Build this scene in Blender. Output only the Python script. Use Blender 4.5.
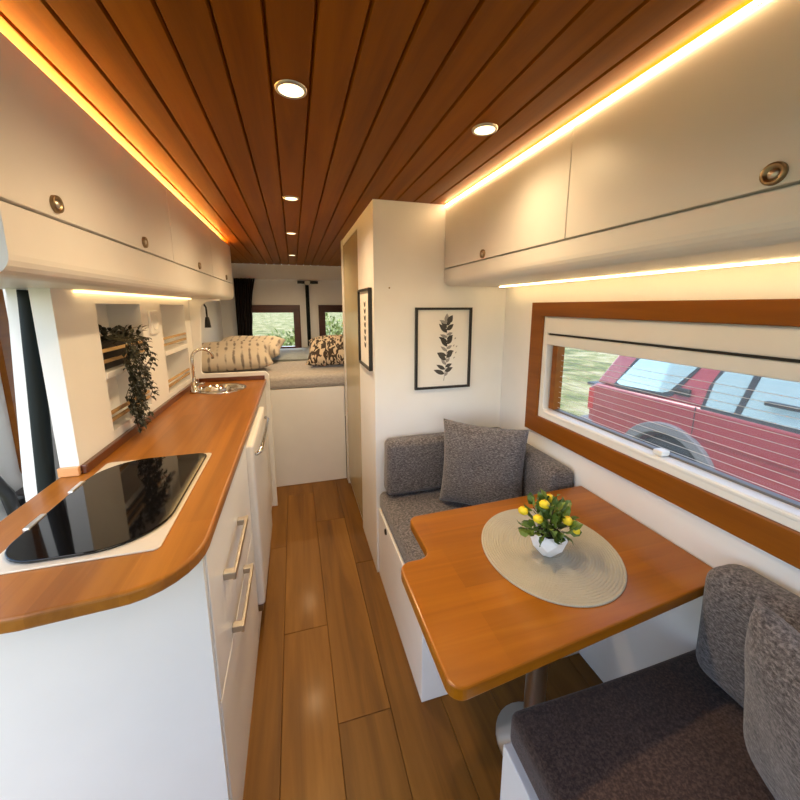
import bpy, bmesh, math, random
from mathutils import Vector, Matrix
random.seed(7)
for o in list(bpy.data.objects): bpy.data.objects.remove(o)
S = bpy.context.scene
C = S.collection
PI = math.pi
# ------------------------------------------------------------------ camera
F_PX, CX, CY, VX, VY, EYE = 365.0, 400.0, 373.0, 293.0, 306.0, 1.365
pitch = math.atan2(CY - VY, F_PX)
yaw = math.atan((CX - VX) / F_PX * math.cos(pitch))
cd = bpy.data.cameras.new('camera')
cam = bpy.data.objects.new('camera', cd); C.objects.link(cam)
cam.location = (0, 0, EYE)
cam.rotation_euler = (PI / 2 - pitch, 0, -yaw)
cd.sensor_width = 36.0
cd.sensor_fit = 'HORIZONTAL'
cd.lens = F_PX / 800.0 * 36.0
cd.shift_y = (CY - 400.0) / 800.0
cd.clip_start = 0.02
cd.clip_end = 300
S.camera = cam
# ------------------------------------------------------------------ world, view
S.view_settings.view_transform = 'Standard'
S.view_settings.look = 'None'
S.view_settings.gamma = 1.0
S.view_settings.use_curve_mapping = False
S.view_settings.exposure = 0.42
W = bpy.data.worlds.new('sky'); S.world = W; W.use_nodes = True
nt = W.node_tree; nt.nodes.clear()
sky = nt.nodes.new('ShaderNodeTexSky'); sky.sky_type = 'NISHITA'; sky.sun_disc = False
sky.sun_elevation = math.radians(48); sky.sun_rotation = math.radians(200); sky.air_density = 1.0; sky.dust_density = 1.2
bg = nt.nodes.new('ShaderNodeBackground'); bg.inputs[1].default_value = 0.50
wo = nt.nodes.new('ShaderNodeOutputWorld')
nt.links.new(sky.outputs[0], bg.inputs[0]); nt.links.new(bg.outputs[0], wo.inputs[0])

def lamp(name, kind, loc, rot, energy, color=(1, 1, 1), parent=None, **kw):
    d = bpy.data.lights.new(name, kind); d.energy = energy; d.color = color
    for k, v in kw.items(): setattr(d, k, v)
    o = bpy.data.objects.new(name, d); C.objects.link(o); o.location = loc; o.rotation_euler = rot
    if parent: o.parent = parent
    return o
# the sun: high, soft (thin cloud), from the van's left rear
lamp('sun', 'SUN', (0, 0, 10), (math.radians(38), 0, math.radians(-150)), 2.7, (1.0, 0.95, 0.87), angle=0.12)
# portals only guide the sky's own light through the openings of the van
def portal(loc, rot, sx, sy):
    o = lamp('daylight_portal', 'AREA', loc, rot, 1.0, shape='RECTANGLE', size=sx, size_y=sy)
    o.data.cycles.is_portal = True
    return o
portal((-0.80, 0.46, 0.80), (0, -PI / 2, 0), 1.56, 1.45)
portal((0.14, -1.72, 1.18), (PI / 2, 0, 0), 1.5, 0.9)
portal((1.09, 0.72, 1.09), (0, PI / 2, 0), 0.44, 1.24)

# ------------------------------------------------------------------ materials
def new_mat(name):
    m = bpy.data.materials.new(name); m.use_nodes = True
    n = m.node_tree.nodes; l = m.node_tree.links
    b = n['Principled BSDF']
    return m, n, l, b
def coords(n, l, scale=(1, 1, 1), rot=(0, 0, 0), out='Object'):
    t = n.new('ShaderNodeTexCoord'); mp = n.new('ShaderNodeMapping')
    mp.inputs['Scale'].default_value = scale; mp.inputs['Rotation'].default_value = rot
    l.new(t.outputs[out], mp.inputs[0]); return mp
def ramp(n, stops):
    r = n.new('ShaderNodeValToRGB'); e = r.color_ramp.elements
    while len(e) < len(stops): e.new(0.5)
    for el, (p, c) in zip(e, stops):
        el.position = p; el.color = (*c, 1)
    return r
def plain(name, col, rough=0.5, metal=0.0, spec=0.5, var=0.03, bump=0.0, bscale=60, coat=0.0):
    m, n, l, b = new_mat(name)
    mp = coords(n, l); nz = n.new('ShaderNodeTexNoise'); nz.inputs['Scale'].default_value = 6; nz.inputs['Detail'].default_value = 4
    l.new(mp.outputs[0], nz.inputs[0])
    r = ramp(n, [(0.3, tuple(max(0, c * (1 - var)) for c in col)), (0.7, tuple(min(1, c * (1 + var)) for c in col))])
    l.new(nz.outputs[0], r.inputs[0]); l.new(r.outputs[0], b.inputs['Base Color'])
    b.inputs['Roughness'].default_value = rough; b.inputs['Metallic'].default_value = metal
    b.inputs['Specular IOR Level'].default_value = spec
    b.inputs['Coat Weight'].default_value = coat
    if bump:
        n2 = n.new('ShaderNodeTexNoise'); n2.inputs['Scale'].default_value = bscale; l.new(mp.outputs[0], n2.inputs[0])
        bp = n.new('ShaderNodeBump'); bp.inputs['Strength'].default_value = bump; bp.inputs['Distance'].default_value = 0.004
        l.new(n2.outputs[0], bp.inputs['Height']); l.new(bp.outputs[0], b.inputs['Normal'])
    return m
def wood(name, dark, mid, light, axis='Y', rough=0.3, coat=0.3, staves=None, grain=1.0, rnd=0.25, spec=0.4):
    """stained timber: grain stretched along the axis, optional glued staves, and per-object variation"""
    m, n, l, b = new_mat(name)
    long_, across = 1.6 * grain, 26 * grain
    sc = {'X': (long_, across, across), 'Y': (across, long_, across), 'Z': (across, across, long_)}[axis]
    mp = coords(n, l, sc)
    oi = n.new('ShaderNodeObjectInfo')
    ad = n.new('ShaderNodeVectorMath'); ad.operation = 'ADD'
    ml = n.new('ShaderNodeMath'); ml.operation = 'MULTIPLY'; ml.inputs[1].default_value = 37.0
    l.new(oi.outputs['Random'], ml.inputs[0])
    cb = n.new('ShaderNodeCombineXYZ')
    for i in range(3): l.new(ml.outputs[0], cb.inputs[i])
    l.new(mp.outputs[0], ad.inputs[0]); l.new(cb.outputs[0], ad.inputs[1])
    nz = n.new('ShaderNodeTexNoise'); nz.inputs['Scale'].default_value = 1.0; nz.inputs['Detail'].default_value = 8; nz.inputs['Roughness'].default_value = 0.6
    nz.inputs['Distortion'].default_value = 0.6
    l.new(ad.outputs[0], nz.inputs[0])
    r = ramp(n, [(0.25, dark), (0.5, mid), (0.78, light)])
    l.new(nz.outputs[0], r.inputs[0])
    col = r.outputs[0]
    hsv = n.new('ShaderNodeHueSaturation')
    mr = n.new('ShaderNodeMapRange'); mr.inputs['To Min'].default_value = 1 - rnd; mr.inputs['To Max'].default_value = 1 + rnd
    l.new(oi.outputs['Random'], mr.inputs[0])
    if staves:
        bk = n.new('ShaderNodeTexBrick'); bk.offset = 0.5; bk.offset_frequency = 1
        bk.inputs['Color1'].default_value = (0, 0, 0, 1); bk.inputs['Color2'].default_value = (1, 1, 1, 1)
        bk.inputs['Scale'].default_value = 1; bk.inputs['Mortar Size'].default_value = 0.0
        bk.inputs['Brick Width'].default_value = staves[0]; bk.inputs['Row Height'].default_value = staves[1]
        m2 = coords(n, l, (1, 1, 1), (0, 0, 0 if axis == 'X' else PI / 2)); l.new(m2.outputs[0], bk.inputs[0])
        mr2 = n.new('ShaderNodeMapRange'); mr2.inputs['To Min'].default_value = 0.86; mr2.inputs['To Max'].default_value = 1.12
        l.new(bk.outputs[0], mr2.inputs[0]); l.new(mr2.outputs[0], hsv.inputs['Value'])
    else:
        l.new(mr.outputs[0], hsv.inputs['Value'])
    l.new(col, hsv.inputs['Color']); l.new(hsv.outputs[0], b.inputs['Base Color'])
    b.inputs['Roughness'].default_value = rough; b.inputs['Coat Weight'].default_value = coat; b.inputs['Coat Roughness'].default_value = 0.15
    b.inputs['Specular IOR Level'].default_value = spec
    bp = n.new('ShaderNodeBump'); bp.inputs['Strength'].default_value = 0.12; bp.inputs['Distance'].default_value = 0.002
    l.new(nz.outputs[0], bp.inputs['Height']); l.new(bp.outputs[0], b.inputs['Normal'])
    return m
def fabric(name, c1, c2, c3, scale=420, rough=0.95):
    m, n, l, b = new_mat(name)
    mp = coords(n, l)
    a = n.new('ShaderNodeTexNoise'); a.inputs['Scale'].default_value = scale * 0.35; a.inputs['Detail'].default_value = 3; a.inputs['Roughness'].default_value = 0.8
    st = n.new('ShaderNodeMapping'); st.inputs['Scale'].default_value = (0.5, 0.5, 1.3); l.new(mp.outputs[0], st.inputs[0])
    l.new(st.outputs[0], a.inputs[0])
    r = ramp(n, [(0.36, c1), (0.5, c2), (0.64, c3)]); l.new(a.outputs[0], r.inputs[0])
    l.new(r.outputs[0], b.inputs['Base Color']); b.inputs['Roughness'].default_value = rough
    b.inputs['Specular IOR Level'].default_value = 0.15; b.inputs['Sheen Weight'].default_value = 0.25
    bp = n.new('ShaderNodeBump'); bp.inputs['Strength'].default_value = 0.5; bp.inputs['Distance'].default_value = 0.003
    l.new(a.outputs[0], bp.inputs['Height']); l.new(bp.outputs[0], b.inputs['Normal'])
    return m
def emit(name, col, power):
    m, n, l, b = new_mat(name)
    b.inputs['Base Color'].default_value = (*col, 1); b.inputs['Emission Color'].default_value = (*col, 1)
    b.inputs['Emission Strength'].default_value = power
    return m
def pane(name, tint=(1, 1, 1), haze=0.0):
    m, n, l, b = new_mat(name)
    tr = n.new('ShaderNodeBsdfTransparent'); tr.inputs[0].default_value = (*tint, 1)
    gl = n.new('ShaderNodeBsdfGlossy'); gl.inputs['Roughness'].default_value = 0.02
    lw = n.new('ShaderNodeLayerWeight'); lw.inputs[0].default_value = 0.5
    pw_ = n.new('ShaderNodeMath'); pw_.operation = 'POWER'; pw_.inputs[1].default_value = 5.0; l.new(lw.outputs['Facing'], pw_.inputs[0])
    fr = n.new('ShaderNodeMath'); fr.operation = 'MULTIPLY_ADD'; fr.inputs[1].default_value = 0.9; fr.inputs[2].default_value = 0.03; l.new(pw_.outputs[0], fr.inputs[0])
    mx = n.new('ShaderNodeMixShader'); l.new(fr.outputs[0], mx.inputs[0]); l.new(tr.outputs[0], mx.inputs[1]); l.new(gl.outputs[0], mx.inputs[2])
    out = n['Material Output']; last = mx
    if haze:
        df = n.new('ShaderNodeBsdfTranslucent'); df.inputs[0].default_value = (0.9, 0.9, 0.9, 1)
        m2 = n.new('ShaderNodeMixShader'); m2.inputs[0].default_value = haze
        l.new(mx.outputs[0], m2.inputs[1]); l.new(df.outputs[0], m2.inputs[2]); last = m2
    l.new(last.outputs[0], out.inputs[0]); n.remove(b)
    return m
M = {}
M['white'] = plain('white_laminate', (0.82, 0.81, 0.79), 0.32, var=0.02)
M['wallwhite'] = plain('white_wall_panel', (0.82, 0.81, 0.79), 0.45, var=0.02)
M['cabinet'] = plain('satin_cabinet_board', (0.72, 0.69, 0.655), 0.38, var=0.02)
M['seam'] = plain('dark_joint', (0.03, 0.025, 0.02), 0.8)
M['ceil'] = wood('stained_ceiling_board', (0.17, 0.044, 0.0005), (0.24, 0.070, 0.0008), (0.31, 0.098, 0.001), 'Y', 0.42, 0.0, grain=0.8, rnd=0.12, spec=.07)
M['ceilbase'] = plain('ceiling_batten', (0.09, 0.02, 0.006), 0.6)
M['counter'] = wood('stained_worktop', (0.225, 0.074, 0.006), (0.31, 0.114, 0.014), (0.39, 0.152, 0.018), 'Y', 0.32, 0.12, staves=(0.45, 0.06), grain=0.9, spec=.3)
M['upstand'] = wood('dark_stained_upstand', (0.075, 0.018, 0.004), (0.105, 0.027, 0.006), (0.14, 0.04, 0.009), 'Y', 0.3, 0.4)
M['table'] = wood('stained_table_top', (0.215, 0.064, 0.001), (0.285, 0.092, 0.002), (0.36, 0.130, 0.004), 'X', 0.3, 0.12, staves=(0.5, 0.075), grain=0.8, spec=.3)
M['frame'] = wood('stained_window_frame', (0.165, 0.044, 0.002), (0.215, 0.064, 0.003), (0.265, 0.086, 0.005), 'Y', 0.35, 0.1, rnd=0.05, spec=.25)
M['darkframe'] = wood('dark_window_frame', (0.045, 0.012, 0.008), (0.07, 0.02, 0.012), (0.10, 0.03, 0.018), 'X', 0.4, 0.2)
M['plank'] = wood('oak_floor_plank', (0.085, 0.032, 0.003), (0.165, 0.070, 0.008), (0.245, 0.112, 0.018), 'Y', 0.45, 0.05, grain=0.55, rnd=0.14, spec=.25)
M['floorbase'] = plain('floor_underlay', (0.05, 0.022, 0.006), 0.8)
M['rail'] = wood('pale_rail', (0.45, 0.27, 0.10), (0.55, 0.35, 0.15), (0.62, 0.42, 0.2), 'Y', 0.5, 0.0)
M['paleblock'] = wood('pale_timber_block', (0.48, 0.22, 0.08), (0.58, 0.29, 0.12), (0.66, 0.36, 0.17), 'X', 0.45, 0.1)
M['grey'] = fabric('grey_tweed', (0.045, 0.040, 0.041), (0.115, 0.104, 0.106), (0.23, 0.21, 0.212), 620)
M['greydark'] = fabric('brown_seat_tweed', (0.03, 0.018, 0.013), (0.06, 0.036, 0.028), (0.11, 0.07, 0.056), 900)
M['steel'] = plain('brushed_steel', (0.62, 0.60, 0.56), 0.28, 1.0)
M['chrome'] = plain('chrome', (0.7, 0.69, 0.67), 0.12, 1.0)
M['nickel'] = plain('satin_nickel', (0.52, 0.47, 0.40), 0.35, 1.0)
M['bronze'] = plain('aged_bronze', (0.30, 0.22, 0.13), 0.35, 1.0)
M['hobglass'] = plain('black_hob_glass', (0.004, 0.0035, 0.0035), 0.05, 0.0, 0.35)
M['creamrim'] = plain('cream_metal_rim', (0.72, 0.66, 0.54), 0.35, 0.3)
M['rubber'] = plain('black_rubber', (0.008, 0.012, 0.012), 0.6, 0.0, 0.2, bump=0.1)
M['gasket'] = plain('grey_gasket', (0.16, 0.145, 0.14), 0.5)
M['blackplastic'] = plain('black_plastic', (0.014, 0.014, 0.015), 0.4)
M['whiteplastic'] = plain('white_plastic', (0.78, 0.77, 0.74), 0.4)
M['blind'] = plain('blind_cassette', (0.70, 0.68, 0.65), 0.45)
M['door'] = plain('tan_gloss_door', (0.43, 0.36, 0.22), 0.25)
M['paper'] = plain('print_paper', (0.80, 0.77, 0.72), 0.7)
M['ink'] = plain('charcoal_ink', (0.06, 0.055, 0.05), 0.8, var=0.5)
M['inkpale'] = plain('pale_grey_ink', (0.32, 0.30, 0.28), 0.8, var=0.3)
M['blackframe'] = plain('black_picture_frame', (0.012, 0.010, 0.009), 0.4)
M['led'] = emit('led_diffuser', (1.0, 0.56, 0.13), 85)
M['ledwarm'] = emit('led_diffuser_bright', (1.0, 0.70, 0.35), 26)
M['spot'] = emit('spot_lens', (1.0, 0.82, 0.48), 2.2)
M['ledsoft'] = emit('led_diffuser_soft', (1.0, 0.66, 0.28), 15)
M['ledglow'] = emit('led_diffuser_wide', (1.0, 0.68, 0.30), 2.6)
M['pane'] = pane('window_glass')
M['hazypane'] = pane('acrylic_pane', (0.97, 0.98, 0.98), 0.03)
M['curtain'] = fabric('black_curtain_cloth', (0.010, 0.005, 0.006), (0.018, 0.009, 0.010), (0.03, 0.016, 0.017), 200)
M['mattress'] = fabric('grey_beige_cover', (0.36, 0.33, 0.31), (0.42, 0.39, 0.37), (0.48, 0.45, 0.43), 300)
M['sheet'] = fabric('pale_blue_sheet', (0.55, 0.60, 0.60), (0.62, 0.67, 0.67), (0.68, 0.73, 0.73), 300)
M['potwhite'] = plain('white_ceramic', (0.82, 0.82, 0.83), 0.3)
M['soil'] = plain('dark_soil', (0.02, 0.014, 0.01), 0.9, bump=0.4)
M['leaf'] = plain('green_leaf', (0.10, 0.17, 0.025), 0.45, var=0.5)
M['leafdark'] = plain('dark_vine_leaf', (0.014, 0.017, 0.010), 0.5, var=0.5)
M['stem'] = plain('brown_stem', (0.05, 0.045, 0.02), 0.7)
M['yellow'] = plain('yellow_petal', (0.80, 0.62, 0.02), 0.6, var=0.1)
M['yellowdark'] = plain('yellow_flower_heart', (0.62, 0.38, 0.01), 0.7)
M['darkbasket'] = plain('dark_planter', (0.018, 0.010, 0.008), 0.6)

def striped(name, base, stripe, freq, axis=0, blot=0.5):
    m, n, l, b = new_mat(name)
    mp = coords(n, l)
    wv = n.new('ShaderNodeTexWave'); wv.bands_direction = 'XYZ'[axis]; wv.inputs['Scale'].default_value = freq; wv.inputs['Distortion'].default_value = 1.2; wv.inputs['Detail'].default_value = 2
    l.new(mp.outputs[0], wv.inputs[0])
    nz = n.new('ShaderNodeTexNoise'); nz.inputs['Scale'].default_value = 14; l.new(mp.outputs[0], nz.inputs[0])
    mu = n.new('ShaderNodeMath'); mu.operation = 'MULTIPLY'; l.new(wv.outputs[1], mu.inputs[0]); l.new(nz.outputs[0], mu.inputs[1])
    r = ramp(n, [(0.38, base), (0.55, stripe)]); l.new(mu.outputs[0], r.inputs[0]); l.new(r.outputs[0], b.inputs['Base Color'])
    b.inputs['Roughness'].default_value = 0.9
    return m
M['stripedpillow'] = striped('striped_pillow_cloth', (0.66, 0.58, 0.48), (0.25, 0.21, 0.18), 5.5, 0)
def animal(name):
    m, n, l, b = new_mat(name)
    mp = coords(n, l, (30, 14, 14), (0, 0, 0.6))
    nz = n.new('ShaderNodeTexNoise'); nz.inputs['Scale'].default_value = 1.0; nz.inputs['Detail'].default_value = 1; nz.inputs['Distortion'].default_value = 1.5
    l.new(mp.outputs[0], nz.inputs[0])
    r = ramp(n, [(0.47, (0.045, 0.03, 0.022)), (0.53, (0.62, 0.52, 0.40))]); l.new(nz.outputs[0], r.inputs[0]); l.new(r.outputs[0], b.inputs['Base Color'])
    b.inputs['Roughness'].default_value = 0.9
    return m
M['animal'] = animal('animal_print_cloth')
def grass(name):
    m, n, l, b = new_mat(name)
    mp = coords(n, l)
    a = n.new('ShaderNodeTexNoise'); a.inputs['Scale'].default_value = 1.1; a.inputs['Detail'].default_value = 10; a.inputs['Roughness'].default_value = 0.75
    l.new(mp.outputs[0], a.inputs[0])
    r = ramp(n, [(0.36, (0.045, 0.06, 0.012)), (0.46, (0.16, 0.18, 0.035)), (0.55, (0.34, 0.30, 0.13)), (0.66, (0.50, 0.45, 0.29))])
    l.new(a.outputs[0], r.inputs[0]); l.new(r.outputs[0], b.inputs['Base Color']); b.inputs['Roughness'].default_value = 1.0
    bp = n.new('ShaderNodeBump'); bp.inputs['Distance'].default_value = 0.1; l.new(a.outputs[0], bp.inputs['Height']); l.new(bp.outputs[0], b.inputs['Normal'])
    return m
M['grass'] = grass('dry_grass_ground')
M['bush'] = plain('bush_leaf', (0.19, 0.24, 0.06), 0.7, var=0.5)
M['bushdry'] = plain('dry_bush_leaf', (0.34, 0.30, 0.15), 0.8, var=0.4)
M['carred'] = plain('red_car_paint', (0.30, 0.035, 0.045), 0.3, 0.0, 0.5, coat=0.7)
M['cargrey'] = plain('grey_car_cladding', (0.15, 0.145, 0.15), 0.6)
M['carglass'] = plain('car_window_glass', (0.42, 0.54, 0.54), 0.06, 0.55, 0.9)  # pale aqua of the reflected sky put into the base colour
M['cartrim'] = plain('black_car_trim', (0.02, 0.022, 0.024), 0.5)
M['tyre'] = plain('tyre_rubber', (0.02, 0.02, 0.02), 0.85, bump=0.3)
M['taillight'] = plain('red_tail_lamp', (0.45, 0.03, 0.03), 0.2)
M['amber'] = plain('amber_lamp', (0.8, 0.35, 0.1), 0.2)

# ------------------------------------------------------------------ mesh helpers
def link(name, bm, mat, parent=None, smooth=False, at=None):
    """bmesh in world coordinates (or local ones when at is given) -> ONE object"""
    me = bpy.data.meshes.new(name)
    bmesh.ops.recalc_face_normals(bm, faces=bm.faces[:])
    org = Vector((0, 0, 0))
    if parent is not None: org = parent.matrix_world_loc if hasattr(parent, 'matrix_world_loc') else wloc(parent)
    if at is None and parent is not None:
        bmesh.ops.translate(bm, verts=bm.verts[:], vec=-org)
    bm.to_mesh(me); bm.free()
    if smooth:
        for p in me.polygons: p.use_smooth = True
    me.materials.append(M[mat] if isinstance(mat, str) else mat)
    o = bpy.data.objects.new(name, me); C.objects.link(o)
    if parent is not None: o.parent = parent
    if at is not None: o.location = Vector(at)
    return o
def wloc(o):
    v = Vector((0, 0, 0))
    while o is not None:
        v += o.location; o = o.parent
    return v
def thing(name, label, cat, loc=(0, 0, 0), group=None, rz=0):
    o = bpy.data.objects.new(name, None); C.objects.link(o); o.location = loc; o.rotation_euler = (0, 0, rz)
    o.empty_display_size = 0.05
    return tag(o, label, cat, group)
def tag(o, label, cat, group=None):
    o['label'] = label; o['category'] = cat
    if group: o['group'] = group
    return o
def struct(o, label=None, cat=None):
    o['kind'] = 'structure'
    if label: o['label'] = label
    if cat: o['category'] = cat
    return o
def box(bm, x0, x1, y0, y1, z0, z1):
    vs = [bm.verts.new((x, y, z)) for x in (x0, x1) for y in (y0, y1) for z in (z0, z1)]
    for f in ((0, 1, 3, 2), (4, 6, 7, 5), (0, 4, 5, 1), (2, 3, 7, 6), (0, 2, 6, 4), (1, 5, 7, 3)):
        bm.faces.new([vs[i] for i in f])
    return bm
def bx(x0, x1, y0, y1, z0, z1, bev=0.0, seg=2):
    bm = bmesh.new(); box(bm, x0, x1, y0, y1, z0, z1)
    if bev: bmesh.ops.bevel(bm, geom=bm.edges[:], offset=bev, segments=seg, affect='EDGES', profile=0.6)
    return bm
def plate(outer, holes, a, b, plane='XY', bev=0.0):
    """flat plate with holes: 2-D loops extruded from a to b along the plane's normal"""
    def mp(u, v, w):
        return {'XY': (u, v, w), 'XZ': (u, w, v), 'YZ': (w, u, v)}[plane]
    bm = bmesh.new(); edges = []
    for loop in [outer] + list(holes):
        vs = [bm.verts.new(mp(u, v, a)) for u, v in loop]
        for i in range(len(vs)): edges.append(bm.edges.new((vs[i], vs[(i + 1) % len(vs)])))
    bmesh.ops.triangle_fill(bm, use_beauty=True, use_dissolve=False, edges=edges)
    ext = bmesh.ops.extrude_face_region(bm, geom=bm.faces[:])
    nv = [g for g in ext['geom'] if isinstance(g, bmesh.types.BMVert)]
    d = {'XY': (0, 0, b - a), 'XZ': (0, b - a, 0), 'YZ': (b - a, 0, 0)}[plane]
    bmesh.ops.translate(bm, verts=nv, vec=d)
    bmesh.ops.recalc_face_normals(bm, faces=bm.faces[:])
    if bev:
        es = [e for e in bm.edges if len(e.link_faces) == 2 and e.calc_face_angle(0) > 1.2 and
              abs((e.verts[0].co - e.verts[1].co).dot(Vector(d))) < 1e-7]
        bmesh.ops.bevel(bm, geom=es, offset=bev, segments=3, affect='EDGES', profile=0.5)
    return bm
def rect(u0, u1, v0, v1): return [(u0, v0), (u1, v0), (u1, v1), (u0, v1)]
def rrect(u0, u1, v0, v1, r, n=6):
    if not isinstance(r, (list, tuple)): r = [r] * 4     # order: (u0,v0) (u1,v0) (u1,v1) (u0,v1)
    pts = []
    for (cu, cv, a0), rr in zip(((u0, v0, PI), (u1, v0, 1.5 * PI), (u1, v1, 0), (u0, v1, .5 * PI)), r):
        if rr < 1e-4: pts.append((cu, cv)); continue
        ou = cu + rr if cu == u0 else cu - rr; ov = cv + rr if cv == v0 else cv - rr
        for k in range(n + 1):
            a = a0 + k / n * PI / 2; pts.append((ou + rr * math.cos(a), ov + rr * math.sin(a)))
    return pts
def circle(u, v, r, n=32, rv=None):
    rv = rv or r
    return [(u + r * math.cos(2 * PI * k / n), v + rv * math.sin(2 * PI * k / n)) for k in range(n)]
def tube(pts, r, seg=8, bm=None, closed=False):
    bm = bm or bmesh.new(); pts = [Vector(p) for p in pts]; n = len(pts); rings = []
    rs = r if isinstance(r, (list, tuple)) else [r] * n
    ref = Vector((0, 0, 1))
    for i, p in enumerate(pts):
        if closed: t = pts[(i + 1) % n] - pts[i - 1]
        else: t = pts[min(i + 1, n - 1)] - pts[max(i - 1, 0)]
        t.normalize()
        if abs(t.dot(ref)) > 0.95: ref = Vector((1, 0, 0)) if abs(t.x) < 0.9 else Vector((0, 1, 0))
        u = t.cross(ref).normalized(); v = t.cross(u); ref = -v if False else ref
        rings.append([bm.verts.new(p + (u * math.cos(2 * PI * k / seg) + v * math.sin(2 * PI * k / seg)) * rs[i]) for k in range(seg)])
    for i in range(n if closed else n - 1):
        A, B = rings[i], rings[(i + 1) % n]
        for k in range(seg): bm.faces.new((A[k], A[(k + 1) % seg], B[(k + 1) % seg], B[k]))
    if not closed:
        bm.faces.new(rings[0][::-1]); bm.faces.new(rings[-1])
    return bm
def lathe(prof, seg=32, c=(0, 0, 0), bm=None, axis='Z', sx=1.0, sy=1.0):
    """prof: (radius, height) pairs"""
    bm = bm or bmesh.new(); rings = []
    def mp(a, r, h):
        u, v = r * math.cos(a) * sx, r * math.sin(a) * sy
        p = {'Z': (u, v, h), 'X': (h, u, v), 'Y': (u, h, v)}[axis]
        return (p[0] + c[0], p[1] + c[1], p[2] + c[2])
    for r, h in prof:
        if r < 1e-6: rings.append([bm.verts.new(mp(0, 0, h))])
        else: rings.append([bm.verts.new(mp(2 * PI * k / seg, r, h)) for k in range(seg)])
    for A, B in zip(rings, rings[1:]):
        for k in range(seg):
            a, b = A[k % len(A)], A[(k + 1) % len(A)]; c_, d = B[(k + 1) % len(B)], B[k % len(B)]
            f = []
            for v in (a, b, c_, d):
                if v not in f: f.append(v)
            if len(f) > 2: bm.faces.new(f)
    return bm
def cushion(x0, x1, y0, y1, z0, z1, r=0.03, puff=(0, 0, 0.012), wob=0.003):
    """rounded upholstered block with softly domed faces"""
    c = Vector(((x0 + x1) / 2, (y0 + y1) / 2, (z0 + z1) / 2)); h = Vector(((x1 - x0) / 2, (y1 - y0) / 2, (z1 - z0) / 2))
    def samples(L):
        rr = min(r, L * 0.95); a = [-L + rr * (1 - math.cos(k / 5 * PI / 2)) * 1.0 for k in range(5)]
        inner = L - rr; mid = [-inner + 2 * inner * k / 10 for k in range(11)] if inner > 1e-4 else [0]
        s = a + mid + [-q for q in a[::-1]]
        out = []
        for q in s:
            if not out or q - out[-1] > 1e-5: out.append(q)
        return out
    sx, sy, sz = samples(h.x), samples(h.y), samples(h.z)
    bm = bmesh.new(); vd = {}
    ph = random.random() * 6
    def vert(p):
        k = (round(p.x, 5), round(p.y, 5), round(p.z, 5))
        if k in vd: return vd[k]
        rr = min(r, h.x * .95, h.y * .95, h.z * .95)
        q = Vector([max(-h[i] + rr, min(h[i] - rr, p[i])) for i in range(3)])
        d = p - q
        w = q + d.normalized() * rr if d.length > 1e-9 else p.copy()
        n = [p[i] / h[i] for i in range(3)]
        for i in range(3):
            j, l_ = (i + 1) % 3, (i + 2) % 3
            w[i] += puff[i] * n[i] * (1 - n[j] ** 2) * (1 - n[l_] ** 2)
            w[i] += wob * math.sin(9 * p[j] + ph + i) * math.cos(8 * p[l_] + ph * 2)
        vd[k] = bm.verts.new(w + c); return vd[k]
    for ax in range(3):
        A = [sx, sy, sz]; u, v = A[(ax + 1) % 3], A[(ax + 2) % 3]
        for s in (-1, 1):
            for i in range(len(u) - 1):
                for j in range(len(v) - 1):
                    f = []
                    for (uu, vv) in ((u[i], v[j]), (u[i + 1], v[j]), (u[i + 1], v[j + 1]), (u[i], v[j + 1])):
                        p = Vector((0, 0, 0)); p[ax] = s * h[ax]; p[(ax + 1) % 3] = uu; p[(ax + 2) % 3] = vv
                        f.append(vert(p))
                    try: bm.faces.new(f)
                    except ValueError: pass
    return bm
def pillow_bm(w, h, t, n=22, pinch=0.07, seed=0):
    """scatter cushion in its own XZ plane, thickness along Y, bottom edge on z=0"""
    rnd = random.Random(seed); bm = bmesh.new(); G = {}
    a1, a2, a3 = rnd.random() * 6, rnd.random() * 6, rnd.random() * 6
    for s in (1, -1):
        for i in range(n + 1):
            for j in range(n + 1):
                u, v = -1 + 2 * i / n, -1 + 2 * j / n
                u = math.sin(u * PI / 2) * .35 + u * .65; v = math.sin(v * PI / 2) * .35 + v * .65
                edge = abs(abs(u) - 1) < 1e-6 or abs(abs(v) - 1) < 1e-6
                if s == -1 and edge: G[(s, i, j)] = G[(1, i, j)]; continue
                x = u * w / 2 * (1 - pinch * (1 - v * v)); z = v * h / 2 * (1 - pinch * (1 - u * u))
                th = t / 2 * ((1 - u ** 4) * (1 - v ** 4)) ** 0.55
                th += 0.006 * math.sin(5 * u + a1) * math.cos(4 * v + a2) * (1 - u * u) * (1 - v * v)
                G[(s, i, j)] = bm.verts.new((x, s * th, z + h / 2))
    for s in (1, -1):
        for i in range(n):
            for j in range(n):
                bm.faces.new([G[(s, i, j)], G[(s, i + 1, j)], G[(s, i + 1, j + 1)], G[(s, i, j + 1)]])
    return bm
def leaf_quad(bm, base, d, up, L, wd, fold=0.25):
    d = d.normalized(); side = d.cross(up)
    if side.length < 1e-4: side = d.cross(Vector((1, 0.3, 0)))
    side.normalize(); nrm = side.cross(d).normalized()
    pr = [(0.0, 0.0, 0), (0.35, 1.0, 0.05), (0.75, 0.72, 0.02), (1.0, 0.0, -0.12)]
    mids = [bm.verts.new(base + d * L * t + nrm * L * hgt) for t, _, hgt in pr]
    for s in (-1, 1):
        es = [bm.verts.new(base + d * L * pr[i][0] + side * s * wd / 2 * pr[i][1] + nrm * (L * pr[i][2] + fold * wd / 2)) for i in (1, 2)]
        bm.faces.new((mids[0], es[0], mids[1])); bm.faces.new((mids[1], es[0], es[1], mids[2])); bm.faces.new((mids[2], es[1], mids[3]))

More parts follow.
